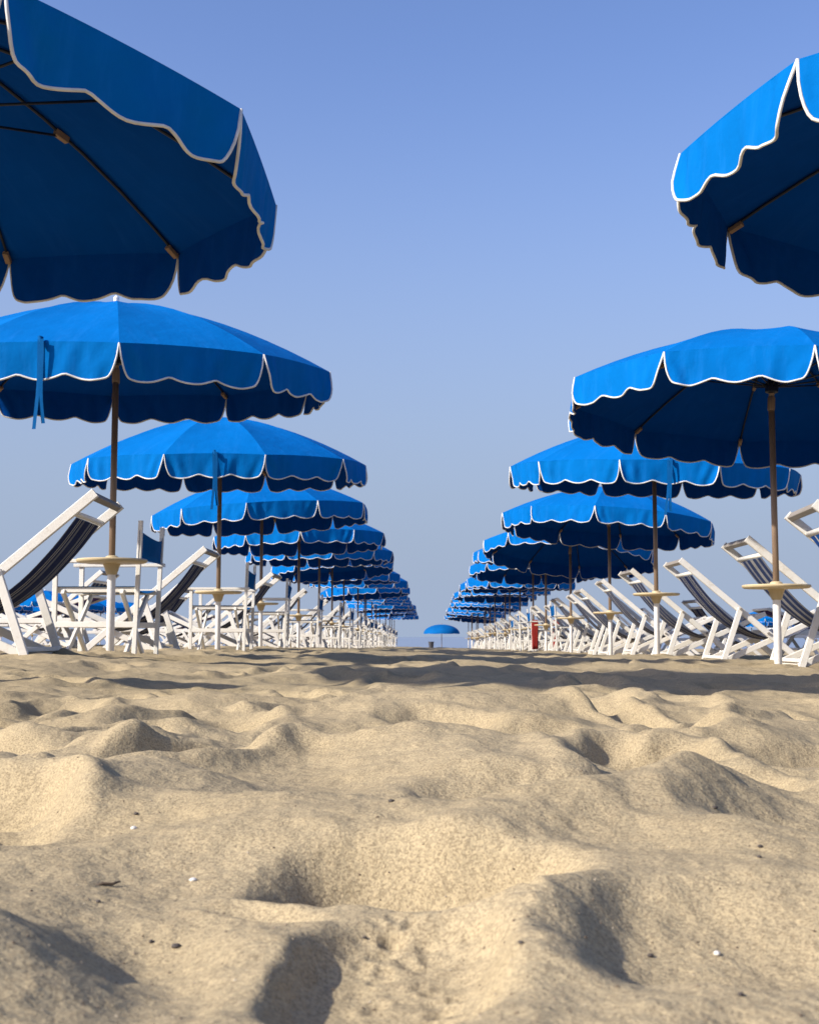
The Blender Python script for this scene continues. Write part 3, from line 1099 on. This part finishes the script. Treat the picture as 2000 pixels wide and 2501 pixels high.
bx_, by_ = 0.06, 75.5
g_ = gz(bx_, by_)
hb = EYE - 0.27 - g_
t = thing('litter_bin', 'small dark bin on the sand crest left of the lone umbrella', 'bin', None, (bx_, by_, g_))
link('body', shade_auto(Geo().lathe([(0.115, -0.03), (0.12, 0.0), (0.150, hb - 0.05)], 20).mesh('body', M['bin'])), t)
link('rim', shade_auto(Geo().lathe([(0.150, hb - 0.05), (0.168, hb - 0.045), (0.168, hb), (0.145, hb), (0.14, hb - 0.03)], 20).mesh('rim', M['bin'])), t)

# ------------------------------------------------------------------ bits lying on the near sand
def lump_mesh(name, mat, seed, sx, sy, sz):
    rg = random.Random(seed)
    vs, fs = [], []
    n1, n2 = 6, 10
    for i in range(n1 + 1):
        a = PI * i / n1
        for k_ in range(n2):
            b = 2 * PI * k_ / n2
            q = 1 + rg.uniform(-.16, .16) if 0 < i < n1 else 1
            vs.append((sx * math.sin(a) * math.cos(b) * q, sy * math.sin(a) * math.sin(b) * q, sz * math.cos(a) * q))
    for i in range(n1):
        for k_ in range(n2):
            fs.append((i*n2 + k_, (i+1)*n2 + k_, (i+1)*n2 + (k_+1) % n2, i*n2 + (k_+1) % n2))
    return me_from(name, vs, fs, mat)


_pitch, _yaw = math.atan(305 / 3200), math.atan(50 / 3200)


def on_sand(px, py):
    """where a sight line from the photographer meets the sand: used to read positions off the photograph once"""
    d = Vector(((px - 1000) / 3200, 1.0, (1250.5 - py) / 3200))
    d = Matrix.Rotation(_yaw, 3, 'Z') @ (Matrix.Rotation(_pitch, 3, 'X') @ d)
    t_ = np.linspace(0.4, 6, 2600)
    h = ground(d.x * t_, d.y * t_)
    below = (EYE + d.z * t_) < h
    k_ = int(np.argmax(below)) if below.any() else -1
    return d.x * t_[k_], d.y * t_[k_], float(h[k_])


bits = [
    (430, 2315, 'pebble', 0.0042, 'dark pebble right of the left hollow, larger of two'),
    (370, 2303, 'pebble', 0.0028, 'small dark pebble just left of the larger one'),
    (240, 2205, 'pebble', 0.0026, 'dark pebble on the rim of the left hollow, below the twig'),
    (1588, 2337, 'pebble', 0.0030, 'dark pebble in the shallow hollow at lower right'),
    (1272, 2308, 'pebble', 0.0026, 'brown pebble on the slope right of the footprint'),
    (955, 1960, 'pebble', 0.0036, 'lone dark pebble on the broad central mound'),
    (1750, 2332, 'shell', 0.0034, 'bright white shell chip in the shallow hollow at lower right'),
    (472, 2152, 'shell', 0.0042, 'white shell chip on the sand left of the footprint'),
    (328, 2025, 'shell', 0.0042, 'white shell chip on the left slope in the middle ground'),
    (333, 1990, 'pebble', 0.0036, 'dark pebble above the white shell chip on the left slope'),
    (1856, 2070, 'pebble', 0.0030, 'dark pebble on the right, upper of a pair'),
    (1853, 2095, 'pebble', 0.0028, 'dark pebble on the right, lower of a pair'),
    (1745, 1975, 'pebble', 0.0036, 'brown pebble on the right mound near the far hollow'),
    (1808, 2432, 'pebble', 0.0026, 'brown pebble near the bottom right corner'),
    (890, 2298, 'pebble', 0.0022, 'tiny brown pebble right of the heel print'),
]
for i, (px, py, kind, sz, lab) in enumerate(bits):
    x, y, z = on_sand(px, py)
    nm = 'pebble' if kind == 'pebble' else 'shell_chip'
    o_ = link(nm, lump_mesh(nm, M[kind], i, sz * 0.85, sz * 0.65, sz * 0.45))
    o_.location = (x, y, z + sz * 0.25)
    o_.rotation_euler = (0, 0, i * 1.3)
    tag(o_, lab, 'pebble' if kind == 'pebble' else 'shell', 'bits lying on the sand')
x, y, z = on_sand(262, 2166)
o_ = link('twig', Geo().tube([(-0.010, 0, 0.001), (-0.003, 0.002, 0.0025), (0.004, -0.001, 0.002), (0.011, 0.003, 0.003)], [0.0011, 0.0014, 0.0013, 0.0008], 6).mesh('twig', M['twig']))
o_.location = (x, y, z)
o_.rotation_euler = (0, 0, 0.4)
tag(o_, 'short brown twig on the sand above the left hollow', 'twig')

# loose crumbs and coarse grains, too many to count
cr = random.Random(77)
cx2, cy2 = [], []
while len(cx2) < 2400:
    yy = 0.62 + 2.6 * cr.random() ** 2.0
    xx = (cr.random() * 2 - 1) * (0.10 + 0.36 * yy)
    cx2.append(xx)
    cy2.append(yy)
cz2 = ground(np.array(cx2), np.array(cy2))
gc = Geo()
for xx, yy, zz in zip(cx2, cy2, cz2):
    r_ = 0.0004 + 0.0008 * cr.random() ** 3
    a = cr.random() * 6.28
    vs = [(xx + r_ * 1.4 * math.cos(a + k_ * PI / 2) * cr.uniform(.7, 1.2), yy + r_ * 1.4 * math.sin(a + k_ * PI / 2) * cr.uniform(.7, 1.2), zz + r_ * .2) for k_ in range(4)]
    vs += [(xx, yy, zz + r_ * 1.2), (xx, yy, zz - r_)]
    gc.add(vs, [(0, 1, 4), (1, 2, 4), (2, 3, 4), (3, 0, 4), (1, 0, 5), (2, 1, 5), (3, 2, 5), (0, 3, 5)])
mc, n, l, b = new_mat('sand_crumbs')
l.new(ramp(n, l, noise(n, l, objvec(n), 90, 1), [(0.40, (0.10, 0.07, 0.045)), (0.52, (0.20, 0.15, 0.095)), (0.62, (0.40, 0.33, 0.23))]), b.inputs['Base Color'])
b.inputs['Roughness'].default_value = 0.9
o_ = link('sand_crumbs', gc.mesh('sand_crumbs', mc, False))
o_['kind'] = 'stuff'
o_['label'] = 'loose dark and pale crumbs scattered over the near sand'
o_['category'] = 'sand crumbs'
